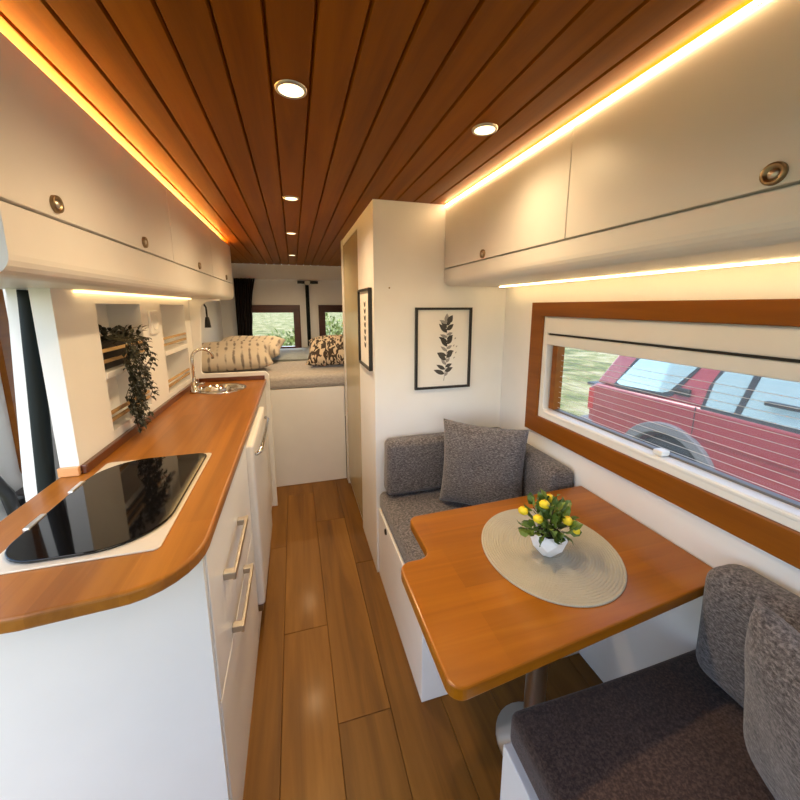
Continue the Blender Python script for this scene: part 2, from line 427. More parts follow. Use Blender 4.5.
# ------------------------------------------------------------------ the van's shell
XL, XR, YR, YF, ZC = -0.76, 1.03, 4.45, -1.75, 1.82
floor = struct(link('floor', bx(XL - .06, XR + .06, YF, YR + .05, -.06, -.004), 'floorbase'), 'brown oak plank floor running down the narrow aisle', 'floor')
pw = 0.18; x0 = -0.105 - 4 * pw; k = 0
meshes = {}
while x0 < XR:
    y = YF + [0.35, 1.1, 0.7, 0.15, 0.9][k % 5] - 1.2
    if k == 4: y = 1.40 - 2.4
    while y < 2.78:
        a, b = max(y, YF), min(y + 1.2, 2.78)
        if b - a > 0.02:
            xa, xb = max(x0, XL), min(x0 + pw, XR)
            link('plank', bx(xa + .0008, xb - .0008, a + .0008, b - .0008, -.012, 0.0, 0.0012, 1), 'plank', floor)
        y += 1.2
    x0 += pw; k += 1
ceil = struct(link('ceiling', bx(XL - .06, XR + .06, YF, YR + .05, ZC + .012, ZC + .06), 'ceilbase'), 'red-brown stained board ceiling with grooves running lengthwise', 'ceiling')
def board_bm(x0, x1, y0, y1):
    g, d = 0.0042, 0.007   # chamfered long edges make the groove
    bm = bmesh.new()
    loop = [(x0, ZC + .011), (x0 + .0006, ZC + d), (x0 + g, ZC), (x1 - g, ZC), (x1 - .0006, ZC + d), (x1, ZC + .011)]
    A = [bm.verts.new((x, y0, z)) for x, z in loop]; B = [bm.verts.new((x, y1, z)) for x, z in loop]
    for i in range(6): bm.faces.new((A[i], A[(i + 1) % 6], B[(i + 1) % 6], B[i]))
    bm.faces.new(A[::-1]); bm.faces.new(B); return bm
x0 = -0.341 - 5 * 0.08
while x0 < XR - .01:
    link('board', board_bm(x0, min(x0 + .08, XR), YF, YR), 'ceil', ceil); x0 += 0.08

# right wall with the long window
WY0, WY1, WZ0, WZ1 = 0.06, 1.405, 0.812, 1.380          # outer edge of the wooden frame
wall_r = struct(link('wall_right', plate(rect(YF, YR, 0, ZC), [rect(WY0 + .06, WY1 - .07, WZ0 + .07, WZ1 - .05)], XR, XR + .05, 'YZ'), 'wallwhite'),
                'white panelled side wall under the long window', 'wall')
# left wall: open sliding doorway up to y=1.25
wall_l = struct(link('wall_left', plate(rect(YF, YR, 0, ZC), [rect(-.30, 1.35, 0.02, 1.66), rect(-1.5, -.7, .9, 1.6)], XL - .04, XL, 'YZ'), 'wallwhite'), 'white side wall beside the bed', 'wall')
# rear doors
RW = [(-.56, .075, .84, 1.376), (.285, .90, .84, 1.376)]    # outer edges of the dark frames
holes = [rect(a + .06, b - .06, c + .06, d - .07) for a, b, c, d in RW]
struct(link('wall_rear', plate(rect(XL, XR, 0, ZC), holes, YR, YR + .05, 'XZ'), 'wallwhite'), 'pale rear doors of the van behind the bed', 'wall')
# cab end, behind the camera
struct(link('wall_front', plate(rect(XL, XR, 0, ZC), [rect(-.6, .88, .74, 1.62)], YF - .04, YF, 'XZ'), 'wallwhite'), 'white bulkhead around the windscreen', 'wall')
wsn = struct(link('window_4', plate(rect(-.62, .90, .72, 1.64), [rect(-.58, .86, .76, 1.60)], YF - .01, YF + .015, 'XZ'), 'blackplastic'), 'black-edged windscreen of the van', 'window')
link('pane', bx(-.6, .88, YF - .02, YF - .016, .74, 1.62), 'pane', wsn)

# rear windows
for i, (a, b, c, d) in enumerate(RW):
    w = struct(link('window_%d' % (i + 2), plate(rect(a, b, c, d), [rect(a + .075, b - .075, c + .06, d - .085)], YR - .022, YR - .001, 'XZ', 0.003), 'darkframe'),
               ['dark-framed rear window beside the black curtain', 'dark-framed rear window above the animal print cushion'][i], 'window')
    link('pane', bx(a + .06, b - .06, YR + .02, YR + .025, c + .06, d - .07), 'pane', w)
# fascia over the rear doors and the dark central door post
struct(link('trim_1', bx(XL, XR, YR - .03, YR - .001, 1.655, ZC - .001, 0.003), 'wallwhite'), 'cream fascia board above the rear doors', 'trim')
post = thing('door_lock_rod', 'dark vertical lock rod between the two rear doors', 'rod', (0.17, YR - .02, .79))
link('rod', tube([(0.165, YR - .02, .90), (0.165, YR - .02, 1.63)], 0.021, 10), 'rubber', post, True)
link('bracket', bx(.06, .15, YR - .045, YR - .001, 1.615, 1.645, .004), 'blackplastic', post)
link('bracket', bx(.20, .29, YR - .045, YR - .001, 1.615, 1.645, .004), 'blackplastic', post)
link('keeper', bx(.14, .20, YR - .05, YR - .001, 1.60, 1.655, .006), 'nickel', post)

# big window on the right: wooden frame, white inner frame, blind cassette, pane
win = struct(link('window_1', plate(rect(WY0, WY1, WZ0, WZ1), [rect(WY0 + .075, WY1 - .078, WZ0 + .076, WZ1 - .058)], XR - .022, XR - .0005, 'YZ', 0.003), 'frame'),
             'long window with an orange-brown wooden frame and a white blind', 'window')
iy0, iy1, iz0, iz1 = WY0 + .075, WY1 - .078, WZ0 + .076, WZ1 - .058
link('inner_frame', plate(rect(iy0, iy1, iz0, iz1), [rrect(iy0 + .03, iy1 - .026, iz0 + .034, iz1 - .05, .02)], XR - .012, XR + .03, 'YZ', 0.002), 'whiteplastic', win)
link('blind_cassette', bx(XR - .018, XR + .02, iy0 + .002, iy1 - .022, 1.254, iz1 - .002, .006, 3), 'blind', win)
link('blind_slot', bx(XR - .004, XR + .022, iy0 + .004, iy1 - .024, 1.246, 1.254), 'seam', win)
link('blind_bar', bx(XR - .014, XR + .02, iy0 + .004, iy1 - .024, 1.206, 1.246, .004, 3), 'blind', win)
link('sill_channel', bx(XR - .016, XR + .004, iy0 + .03, iy1 - .03, iz0 + .022, iz0 + .032, .002, 1), 'whiteplastic', win)
gs = link('rubber_gasket', plate(rrect(iy0 + .028, iy1 - .024, iz0 + .032, iz1 - .05, .022), [rrect(iy0 + .036, iy1 - .034, iz0 + .040, iz1 - .05, .03)], XR + .03, XR + .05, 'YZ'), 'gasket', win)
link('frame_reflection', bx(XR + .012, XR + .048, iy1 - .064, iy1 - .036, iz0 + .042, 1.206), M['frame'], win)  # brown strip modelled for the wooden frame's reflection in the glass
link('pane', bx(XR + .050, XR + .055, iy0 - .03, iy1 + .03, iz0 - .03, iz1 + .03), 'hazypane', win)
link('latch', bx(XR - .002, XR + .03, .765, .795, iz0 + .036, iz0 + .052, .004), 'whiteplastic', win)
for k in range(11):      # thin pale horizontal lines across the lower pane
    z = iz0 + .050 + k * .0225
    link('pane_line', tube([(XR + .036, iy0 + .034, z), (XR + .036, iy1 - .064, z)], .0009, 5), 'blind', win)

# ------------------------------------------------------------------ sliding door edge on the left
side = struct(link('trim_2', plate([(-.735, 1.6), (-.676, 1.6), (-.690, 1.40), (-.722, .86), (-.722, .0), (-.772, .0), (-.757, .86), (-.712, 1.40)], [], 1.212, 1.25, 'XZ'), 'whiteplastic'), 'white painted door pillar beside the rubber seal', 'trim')
seal = tag(link('rubber_seal', tube([(-.655, 1.19, 1.405), (-.656, 1.19, 1.38), (-.668, 1.19, 1.2), (-.682, 1.19, 1.0), (-.695, 1.19, .80), (-.705, 1.19, .4), (-.705, 1.19, .02)], .020, 12), 'rubber', None, True),
           'thick black rubber seal down the edge of the sliding doorway', 'door seal')
struct(link('trim_3', bx(-.662, -.646, 1.215, 1.26, .93, 1.405, .002), 'cabinet'), 'narrow bare metal strip between seal and white end post', 'trim')
dr = struct(link('door_1', plate(rrect(1.22, 2.45, .02, 1.66, .05), [rrect(1.42, 2.2, .82, 1.42, .04)], -.92, -.875, 'YZ'), 'whiteplastic'), 'white sliding door pushed open along the outside of the van', 'door')
link('door_window_frame', plate(rrect(1.40, 2.22, .80, 1.44, .05), [rrect(1.455, 2.17, .855, 1.385, .03)], -.875, -.858, 'YZ'), 'frame', dr)
link('pane', bx(-.90, -.895, 1.41, 2.21, .81, 1.43), 'pane', dr)
h = link('latch', bx(-.86, -.80, 1.30, 1.40, .74, .80, .012), 'blackplastic', dr)
link('latch_lever', tube([(-.83, 1.28, .74), (-.82, 1.25, .83), (-.83, 1.22, .90)], .016, 8), 'blackplastic', h, True)

# ------------------------------------------------------------------ kitchen: niche panel wall
NX = -0.596
nA = (1.385, 1.735, .955, 1.372); nB = (1.965, 2.36, .945, 1.372)
bm = plate(rect(1.168, 2.47, .902, 1.425), [rect(*nA), rect(*nB)], NX - .045, NX, 'YZ')
panel = struct(link('wall_niche', bm, 'wallwhite'), 'white kitchen wall panel with two recessed shelf niches', 'wall')
for (a, b, c, d), nm in ((nA, 'niche_box'), (nB, 'niche_box')):
    bm = bmesh.new(); xb = NX - .115
    box(bm, xb - .008, xb, a - .008, b + .008, c - .008, d + .008)
    box(bm, xb, NX - .045, a - .008, a, c - .008, d + .008); box(bm, xb, NX - .045, b, b + .008, c - .008, d + .008)
    box(bm, xb, NX - .045, a, b, d, d + .008); box(bm, xb, NX - .045, a, b, c - .008, c)
    link(nm, bm, 'wallwhite', panel)
    link('shelf', bx(xb, NX + .004, a, b, 1.130, 1.152, .002), 'wallwhite', panel)
    for z in ((1.205, 1.175) if c == nB[2] else (1.215, 1.180)):
        link('guard_rail', bx(NX - .012, NX - .002, a, b, z, z + .011, .002), 'rail', panel)
    for z in (c + .028, c + .052):
        link('guard_rail', bx(NX - .012, NX - .002, a, b, z, z + .011, .002), 'rail', panel)
for zb in (.9, .9):
    pass
blk = struct(link('trim_4', bx(-.643, -.594, 1.156, 1.1675, .901, .926, .002), 'paleblock'), 'small pale wood block capping the foot of the white end post', 'trim')
sk = thing('wall_socket', 'white wall socket between the two shelf niches', 'socket', (NX, 1.85, 1.25))
link('plate', bx(NX + .0005, NX + .012, 1.80, 1.895, 1.245, 1.345, .004), 'whiteplastic', sk)
so = link('socket_face', lathe([(0.0, .002), (.026, .002), (.03, .014), (.034, .014), (.036, .010)], 24, (NX, 1.848, 1.295), axis='X'), 'whiteplastic', sk, True)
for dy in (-.010, .010):
    link('pin_hole', lathe([(.0, .0045), (.004, .0045), (.004, .003)], 10, (NX, 1.848 + dy, 1.295), axis='X'), 'blackplastic', so)

# worktop
wy0, wy1, wx0, wx1, wt, wb = .620, 2.47, -.645, -.190, .900, .873
arc = [(wx0, wy0 + .01)]
arc += [(-.43, wy0)]
for k in range(9):
    a = -PI / 2 + k / 8 * PI / 2; arc.append((wx1 - .12 + .12 * math.cos(a), wy0 + .14 + .13 * math.sin(a)))
arc += [(wx1, wy1), (wx0, wy1)]
SX, SY, SR = -.415, 2.235, .115
top = thing('worktop', 'long orange-brown wooden worktop with a rounded near corner', 'worktop', (-.42, 1.5, wb))
link('worktop_board', plate(arc, [circle(SX, SY, SR, 40)], wb, wt, 'XY', 0.006), 'counter', top)
link('upstand', bx(NX + .0005, NX + .016, 1.169, 2.455, wt, wt + .026, .003), 'upstand', top)
link('upstand', bx(NX + .017, -.198, 2.452, 2.469, wt, wt + .026, .003), 'upstand', top)
# hob
hob = thing('hob', 'black glass hob with a pale metal surround set into the worktop', 'hob', (-.41, .98, wt))
link('surround', plate(rrect(-.556, -.272, .738, 1.228, .012), [rrect(-.546, -.290, .762, 1.206, [.07, .10, .02, .10])], wt + .0004, wt + .004, 'XY', .001), 'creamrim', hob)
hg = link('glass_lid', plate(rrect(-.553, -.280, .752, 1.218, [.08, .12, .03, .12], 10), [], wt + .0045, wt + .010, 'XY', .002), 'hobglass', hob)
for yy in (.90, 1.06):
    link('small_block', bx(-.560, -.548, yy - .03, yy + .03, wt + .004, wt + .013, .003), 'steel', hob)  # hinges of the glass lid
# sink and tap
sink = thing('sink', 'round stainless steel sink bowl at the far end of the worktop', 'sink', (SX, SY, wt))
link('bowl', lathe([(SR + .016, .001), (SR + .016, .005), (SR + .004, .006), (SR - .003, .001), (SR - .008, -.03), (SR - .02, -.10), (SR - .05, -.125), (.02, -.128), (0, -.128)], 40, (SX, SY, wt)), 'chrome', sink, True)
link('drain', lathe([(0, -.1245), (.022, -.1245), (.026, -.127)], 20, (SX, SY, wt)), 'steel', sink, True)
tx, ty = -.535, 2.17
tap = thing('tap', 'chrome swan-neck tap standing beside the round sink', 'tap', (tx, ty, wt))
link('tap_base', lathe([(0, .0005), (.026, .0005), (.026, .012), (.018, .02), (.017, .06), (0, .06)], 20, (tx, ty, wt)), 'chrome', tap, True)
pts = [(tx, ty, wt + .05), (tx, ty, wt + .175)]
for k in range(11):
    a = PI - k / 10 * PI * 1.08
    pts.append((tx + .045 + .045 * math.cos(a), ty + .006 * k, wt + .19 + .045 * math.sin(a)))
link('spout', tube(pts, .0085, 10), 'chrome', tap, True)
link('lever', tube([(tx + .012, ty, wt + .045), (tx + .05, ty - .01, wt + .052)], .006, 8), 'chrome', tap, True)

# base units under the worktop
kx0, kx1 = -.60, -.215
def handle(parent, y0, y1, z, xf):
    g = link('handle', bx(xf + .022, xf + .030, y0, y1, z - .010, z + .010, .002), 'nickel', parent)
    for yy in (y0 + .002, y1 - .022):
        link('handle_foot', bx(xf + .0005, xf + .024, yy, yy + .02, z - .009, z + .009, .002), 'nickel', g)
u1 = thing('kitchen_cabinet', 'white drawer unit with two long bar handles below the hob', 'cabinet', (-.4, 1.02, 0))
link('body', bx(kx0, kx1, .752, 1.405, .001, wb - .001), 'white', u1)
link('side_panel', plate([(kx0, .648), (-.2, .736), (-.2, .750), (kx0, .750)], [], .001, wb - .001, 'XY'), 'white', u1)
for z0, z1, zh in ((.50, .866, .715), (.10, .494, .525)):
    d = link('drawer', bx(kx1 + .0005, -.197, .753, 1.402, z0, z1, .003), 'white', u1)
    handle(d, .87 if zh > .6 else .91, 1.13 if zh > .6 else 1.16, zh, -.197)
link('plinth', bx(kx1 + .0005, -.205, .753, 1.402, .001, .094), 'white', u1)
fr = thing('fridge', 'white built-in fridge with a bulging door beside the drawer unit', 'fridge', (-.4, 1.7, 0))
link('body', bx(kx0, kx1, 1.410, 2.0, 0, wb - .001), 'white', fr)
fd = link('door', cushion(kx1 + .001, -.172, 1.414, 1.994, .150, .845, .012, (.006, 0, 0), 0), 'cabinet', fr, True)
link('handle', tube([(-.165, 1.44, .80), (-.152, 1.47, .80), (-.150, 1.70, .80), (-.152, 1.90, .80), (-.165, 1.93, .80)], .008, 8), 'chrome', fd, True)
link('plinth', bx(kx1 + .001, -.205, 1.414, 1.994, .0, .12), 'cabinet', fr)
link('small_block', bx(-.214, -.180, 1.416, 1.45, .122, .148, .002), 'bronze', fr)  # small brown block below the near corner of the fridge door
u2 = thing('kitchen_cabinet', 'white cupboard below the sink at the far end of the kitchen', 'cabinet', (-.4, 2.2, 0))
link('body', bx(kx0, kx1, 2.004, 2.466, .001, .765), 'white', u2)
link('door', bx(kx1 + .0005, -.199, 2.008, 2.462, .06, .855, .003), 'white', u2)
# partition between kitchen and bed with the rounded pass-through
pr = [(XL + .001, 0.001), (-.172, 0.001)]
for k in range(7):
    a = k / 6 * PI / 2; pr.append((-.172 - .035 + .035 * math.cos(a), .915 + .035 * math.sin(a)))
for k in range(5):
    a = -PI / 2 - k / 4 * PI / 2; pr.append((-.565 + .02 + .02 * math.cos(a), .95 + .02 + .02 * math.sin(a)))
for k in range(7):
    a = PI - k / 6 * PI / 2; pr.append((-.535 + .06 + .06 * math.cos(a), 1.335 + .06 * math.sin(a)))
pr += [(-.43, 1.395), (-.43, 1.408), (XL + .001, 1.408)]
struct(link('wall_partition', plate(pr, [], 2.4705, 2.495, 'XZ', .003), 'wallwhite'), 'white partition with a rounded pass-through between kitchen and bed', 'wall')

# ------------------------------------------------------------------ overhead cabinets
def knob(parent, x, y, z, s, r=.016):
    k = link('knob', lathe([(0, s * .003), (r * .55, s * .003), (r * .62, s * .006), (r * .95, s * .007), (r, s * .004), (r, 0)], 24, (x, y, z), axis='X'), 'bronze', parent, True)
    link('knob_button', lathe([(0, s * .007), (r * .35, s * .0065), (r * .5, s * .003)], 16, (x, y, z), axis='X'), 'nickel', k, True)
def overhead(label, xf, xw, y0, y1, doors, knobs, zseam, zb, ztop, s):
    """s = +1: front faces +X (left-hand run); profile has a rounded lower front edge"""
    t = thing('overhead_cabinet', label, 'cabinet', ((xf + xw) / 2, (y0 + y1) / 2, zb))
    back = xf - s * .018
    prof = [(xw, ztop), (back, ztop), (back, zseam + .001), (xf, zseam - .003)]
    R = .035
    for k in range(7):
        a = k / 6 * PI / 2
        prof.append((xf - s * R + s * R * math.cos(a), zb + R - R * math.sin(a)))
    prof += [(xw, zb)]
    bm = bmesh.new()
    A = [bm.verts.new((x, y0, z)) for x, z in prof]; B = [bm.verts.new((x, y1, z)) for x, z in prof]
    n = len(prof)
    for i in range(n): bm.faces.new((A[i], A[(i + 1) % n], B[(i + 1) % n], B[i]))
    bm.faces.new(A); bm.faces.new(B[::-1])
    link('body', bm, 'cabinet', t)
    for (a, b), ky in zip(doors, knobs):
        d = link('door', bx(min(back + s * .0005, xf), max(back + s * .0005, xf), a + .0015, b - .0015, zseam + .003, ztop, .002), 'cabinet', t)
        for yy in ky: knob(d, xf, yy, zseam + (.027 if s > 0 else .021), s)
    return t
overhead('cream overhead cabinet above the kitchen worktop with three flap doors', -.42, XL + .001, .735, 3.02,
         [(.735, 1.60), (1.60, 2.31), (2.31, 3.02)], [(.882, 1.315), (1.993,), (2.735,)], 1.526, 1.410, 1.790, 1)
overhead('pale overhead cabinet above the dinette window with two long flap doors', .690, XR - .001, -.03, 1.646,
         [(-.03, .842), (.842, 1.646)], [(.405,), (1.275,)], 1.535, 1.458, 1.806, -1)

# ------------------------------------------------------------------ LED strips and ceiling spots
def led(label, x0, x1, y0, y1, z0, z1, mat, group='warm LED strips along the cabinets'):
    t = thing('led_strip', label, 'led strip', ((x0 + x1) / 2, (y0 + y1) / 2, z0), group)
    link('diffuser', bx(x0, x1, y0, y1, z0, z1), mat, t)
    return t
led('amber LED strip hidden in the cove on top of the kitchen overhead cabinet', -.490, -.475, .76, 3.0, 1.791, 1.799, 'led')
led('bright LED strip running along the ceiling edge of the dinette overhead cabinet', 0.6845, .6895, -.02, 1.64, 1.8075, 1.8135, 'ledwarm')
led('LED strip under the kitchen overhead cabinet lighting the niche wall', -.594, -.572, 1.27, 2.44, 1.402, 1.4095, 'ledglow')
led('LED strip under the dinette overhead cabinet above the window', .960, .966, -.02, 1.60, 1.453, 1.4575, 'ledsoft')
spots = [(.019, .905, 'ceiling spotlight nearest the camera over the aisle'), (.505, .951, 'ceiling spotlight over the dinette table'),
         (.015, 1.737, 'ceiling spotlight over the middle of the aisle, second from the camera'), (.012, 2.531, 'ceiling spotlight over the aisle just before the bed'),
         (.014, 3.586, 'farthest ceiling spotlight, above the bed')]
for x, y, lb in spots:
    t = thing('ceiling_spotlight', lb, 'spotlight', (x, y, ZC), 'round recessed ceiling spotlights')
    link('ring', lathe([(.0265, -.001), (.027, -.004), (.030, -.005), (.033, -.003), (.034, 0)], 32, (x, y, ZC)), 'nickel', t, True)
    link('lens', lathe([(0, -.003), (.0265, -.003), (.0265, -.0005)], 32, (x, y, ZC)), 'spot', t)
    lamp('spotlight_lamp', 'SPOT', (0, 0, -.012), (0, 0, 0), 9 if x > .3 else 24, (1.0, .72, .40), t, spot_size=2.85, spot_blend=1.0, shadow_soft_size=.03)

# ------------------------------------------------------------------ wardrobe block
wx, wy = .353, 1.650
wd = thing('wardrobe', 'tall white wardrobe block reaching from floor to ceiling at the aisle', 'wardrobe', (.69, 2.2, 0))
link('body', plate([(wx, wy), (XR - .001, wy), (XR - .001, 2.74), (wx + .012, 2.74), (wx + .012, 2.06), (wx, 2.06)], [], .001, ZC - .001, 'XY'), 'white', wd)
link('door', bx(wx + .0005, wx + .0115, 2.066, 2.655, .05, 1.775, .002), 'door', wd)
link('jamb', bx(wx - .004, wx + .0115, 2.660, 2.738, .001, ZC - .002, .002), 'cabinet', wd)
link('door_header', bx(wx, wx + .0115, 2.062, 2.658, 1.780, ZC - .002), 'white', wd)
link('screw_cap', lathe([(0, -.002), (.004, -.002), (.004, 0)], 10, (.425, wy, 1.446), axis='Y'), 'bronze', wd)

# framed prints
def leaf2d(plane, u, v, ang, L, wdt, w, bm, thick=.0006):
    pts = []
    for k in range(9):
        t = k / 8; pts.append((t, math.sin(PI * t ** .8) * .5))
    pts = pts + [(t, -q) for t, q in pts[-2:0:-1]]
    ca, sa = math.cos(ang), math.sin(ang)
    P = []
    for t, q in pts:
        a, b = t * L, q * wdt
        uu, vv = u + a * ca - b * sa, v + a * sa + b * ca
        P.append((uu, w, vv) if plane == 'XZ' else (w, uu, vv))
    bm.faces.new([bm.verts.new(p) for p in P])
pic = thing('framed_print', 'black-framed botanical leaf print on the white panel above the grey bench', 'picture', (.69, wy, .965))
px0, px1, pz0, pz1 = .548, .838, .964, 1.358
link('frame', plate(rect(px0, px1, pz0, pz1), [rect(px0 + .011, px1 - .011, pz0 + .011, pz1 - .011)], wy - .018, wy - .0005, 'XZ', .001), 'blackframe', pic)
pp = link('print', bx(px0 + .010, px1 - .010, wy - .006, wy - .002, pz0 + .010, pz1 - .010), 'paper', pic)
bm = bmesh.new(); bm2 = bmesh.new()
sx0 = .705
def stemx(z): return sx0 + .014 * math.sin((z - 1.0) * 9) - .006
zs = [1.025 + .0225 * i for i in range(12)]
for i, z in enumerate(zs):
    for sd in (-1, 1):
        L = .052 + .012 * math.sin(i * 2.1 + sd); a = PI / 2 + sd * (0.95 + .3 * math.sin(i * 1.7 + sd))
        leaf2d('XZ', stemx(z), z + (.010 if sd > 0 else 0), a, L * (1.0 if sd > 0 else .72), L * .36, wy - .0068 - .0001 * i, bm2 if (i + (sd > 0)) % 3 == 0 else bm)
leaf2d('XZ', stemx(1.285), 1.285, PI / 2 - .05, .046, .024, wy - .0082, bm2)
leaf2d('XZ', stemx(1.29) + .008, 1.283, PI / 2 - .55, .046, .028, wy - .0084, bm)
for k in range(8):
    z0 = 1.0 + k * .035
    a = (stemx(z0), z0); b = (stemx(z0 + .035), z0 + .035)
    bm.faces.new([bm.verts.new(p) for p in ((a[0] - .001, wy - .0066, a[1]), (a[0] + .001, wy - .0066, a[1]), (b[0] + .001, wy - .0066, b[1]), (b[0] - .001, wy - .0066, b[1]))])
link('leaf_drawing', bm, 'ink', pp); link('pale_leaf_drawing', bm2, 'inkpale', pp)['kind'] = 'stuff'
bm = bmesh.new()
for (u, v) in ((.752, 1.205), (.760, 1.165), (.745, 1.17), (.757, 1.135), (.748, 1.11), (.742, 1.14)):
    leaf2d('XZ', u, v, .9, .012, .006, wy - .0066, bm)
link('speckles', bm, 'inkpale', pp)['kind'] = 'stuff'
pic = thing('framed_print', 'narrow-looking black-framed print on the aisle side of the wardrobe', 'picture', (wx, 1.85, 1.06))
qy0, qy1, qz0, qz1 = 1.692, 1.990, 1.058, 1.449
link('frame', plate(rect(qy0, qy1, qz0, qz1), [rect(qy0 + .011, qy1 - .011, qz0 + .011, qz1 - .011)], wx - .018, wx - .0005, 'YZ', .001), 'blackframe', pic)
pp = link('print', bx(wx - .006, wx - .002, qy0 + .010, qy1 - .010, qz0 + .010, qz1 - .010), 'paper', pic)
bm = bmesh.new()
for i in range(7):
    z = 1.155 + i * .034
    leaf2d('YZ', 1.845, z, 2.3, .04, .022, wx - .0068, bm); leaf2d('YZ', 1.842, z + .004, .75, .036, .02, wx - .0070, bm)
link('leaf_drawing', bm, 'ink', pp)

# ------------------------------------------------------------------ far bench
bx0, by0, by1 = .362, .985, 1.648
bench = thing('bench', 'white box bench base along the aisle in front of the wardrobe', 'bench', (.69, 1.3, 0))
link('box', bx(bx0, XR - .001, by0, by1, .001, .365, .003), 'white', bench)
link('lock_button', lathe([(0, -.006), (.012, -.006), (.015, 0)], 16, (bx0, 1.49, .335), axis='X'), 'blackplastic', bench, True)
tag(link('seat_cushion', cushion(bx0 + .001, XR - .002, by0 + .005, by1 - .012, .374, .463, .022, (0, 0, .008)), 'grey', None, True), 'grey tweed seat cushion on the white bench below the leaf print', 'cushion')
tag(link('back_cushion', cushion(.385, XR - .125, 1.540, 1.636, .476, .742, .028, (0, .008, .004)), 'grey', None, True), 'long grey tweed back cushion leaning on the white panel under the print', 'cushion')
tag(link('side_cushion', cushion(.915, XR - .003, 1.08, 1.643, .476, .742, .03, (.006, 0, .004)), 'grey', None, True), 'grey tweed side cushion against the wall at the far end of the table', 'cushion')
p = link('throw_pillow', pillow_bm(.37, .385, .13, seed=3), 'grey', None, True, at=(.745, 1.325, .480))
p.rotation_euler = (math.radians(-6), 0, math.radians(-41))
tag(p, 'square grey tweed throw pillow leaning in the bench corner', 'pillow')

# ------------------------------------------------------------------ table, placemat, flower pot
TZ = .690
pts = []
def arcpts(cx, cy, r, a0, a1, n=6): return [(cx + r * math.cos(a0 + (a1 - a0) * k / n), cy + r * math.sin(a0 + (a1 - a0) * k / n)) for k in range(n + 1)]
outer = arcpts(.236 + .03, .488 + .03, .03, PI, 1.5 * PI)
outer += [(1.026, .556), (1.026, 1.055)]
outer += [(.345, 1.035)] if False else arcpts(.325 + .03, 1.035 - .03, .03, PI / 2, PI)
outer += arcpts(.325 - .03 + .001, .865, .03, 0, -PI / 2, 4)
outer += arcpts(.235 + .035, .835 - .035, .035, PI / 2, PI)
tb = thing('dinette_table', 'orange-brown wooden dinette table with a stepped aisle edge', 'table', (.62, .78, 0))
link('table_top', plate(outer, [], TZ - .030, TZ, 'XY', .005), 'table', tb)
link('pedestal', lathe([(0, .001), (.11, .001), (.11, .012), (.035, .02), (.03, .03), (.03, TZ - .045), (.09, TZ - .04), (.09, TZ - .031), (0, TZ - .031)], 28, (.66, .78, 0)), 'steel', tb, True)
link('wall_rail', bx(XR - .022, XR - .001, .56, 1.04, TZ - .055, TZ - .031, .002), 'steel', tb)
mc = (.659, .772)
bm = bmesh.new(); prof = [(0, .003)]
NR = 26; R0 = .205
for k in range(NR):
    r = R0 * k / NR
    prof += [(r + R0 / NR * .15, .0042), (r + R0 / NR * .5, .0058), (r + R0 / NR * .85, .0042), (r + R0 / NR * .99, .0028)]
prof += [(R0, .0005), (0, .0005)]
mat = link('placemat', lathe(prof, 72, (0, 0, 0), sx=.90, sy=1.0), plain('woven_placemat', (0.41, 0.385, 0.30), 0.85, var=.08, bump=.5, bscale=300), None, True, at=(mc[0], mc[1], TZ))
mat.rotation_euler = (0, 0, math.radians(-18.5))
tag(mat, 'round beige woven placemat with concentric braided rings on the table', 'placemat')
fx, fy = .640, .755
pot = thing('potted_flower', 'small yellow-flowered plant in a faceted white pot on the placemat', 'plant', (fx, fy, TZ + .006))
bm = bmesh.new(); rings = []
for r, z, off in ((.022, 0, 0), (.046, .030, .5), (.050, .052, 0), (.041, .066, .5)):
    rings.append([bm.verts.new((fx + r * math.cos(2 * PI * (k + off) / 7), fy + r * math.sin(2 * PI * (k + off) / 7), TZ + .0062 + z)) for k in range(7)])
bm.faces.new(rings[0][::-1])
for i, (A, B) in enumerate(zip(rings, rings[1:])):
    for k in range(7):
        if i % 2 == 0: bm.faces.new((A[k], A[(k + 1) % 7], B[k])); bm.faces.new((A[(k + 1) % 7], B[(k + 1) % 7], B[k]))
        else: bm.faces.new((A[k], A[(k + 1) % 7], B[(k + 1) % 7])); bm.faces.new((A[k], B[(k + 1) % 7], B[k]))
inner = [bm.verts.new((v.co.x * .85 + fx * .15, v.co.y * .85 + fy * .15, v.co.z - .004)) for v in rings[-1]]
for k in range(7): bm.faces.new((rings[-1][k], rings[-1][(k + 1) % 7], inner[(k + 1) % 7], inner[k]))
link('pot', bm, 'potwhite', pot)
link('soil', lathe([(0, .058), (.036, .058), (.030, .05)], 14, (fx, fy, TZ + .006)), 'soil', pot)
rnd = random.Random(11); base = Vector((fx, fy, TZ + .064))
bm = bmesh.new()
lm = bpy.data.meshes.new('leaf'); lb = bmesh.new(); leaf_quad(lb, Vector((0, 0, 0)), Vector((0, 0, 1)), Vector((0, 1, 0)), .036, .023); lb.to_mesh(lm); lb.free(); lm.materials.append(M['leaf'])
lm2 = lm.copy(); lm2.materials.clear(); lm2.materials.append(plain('pale_green_leaf', (.22, .30, .06), .5, var=.3))
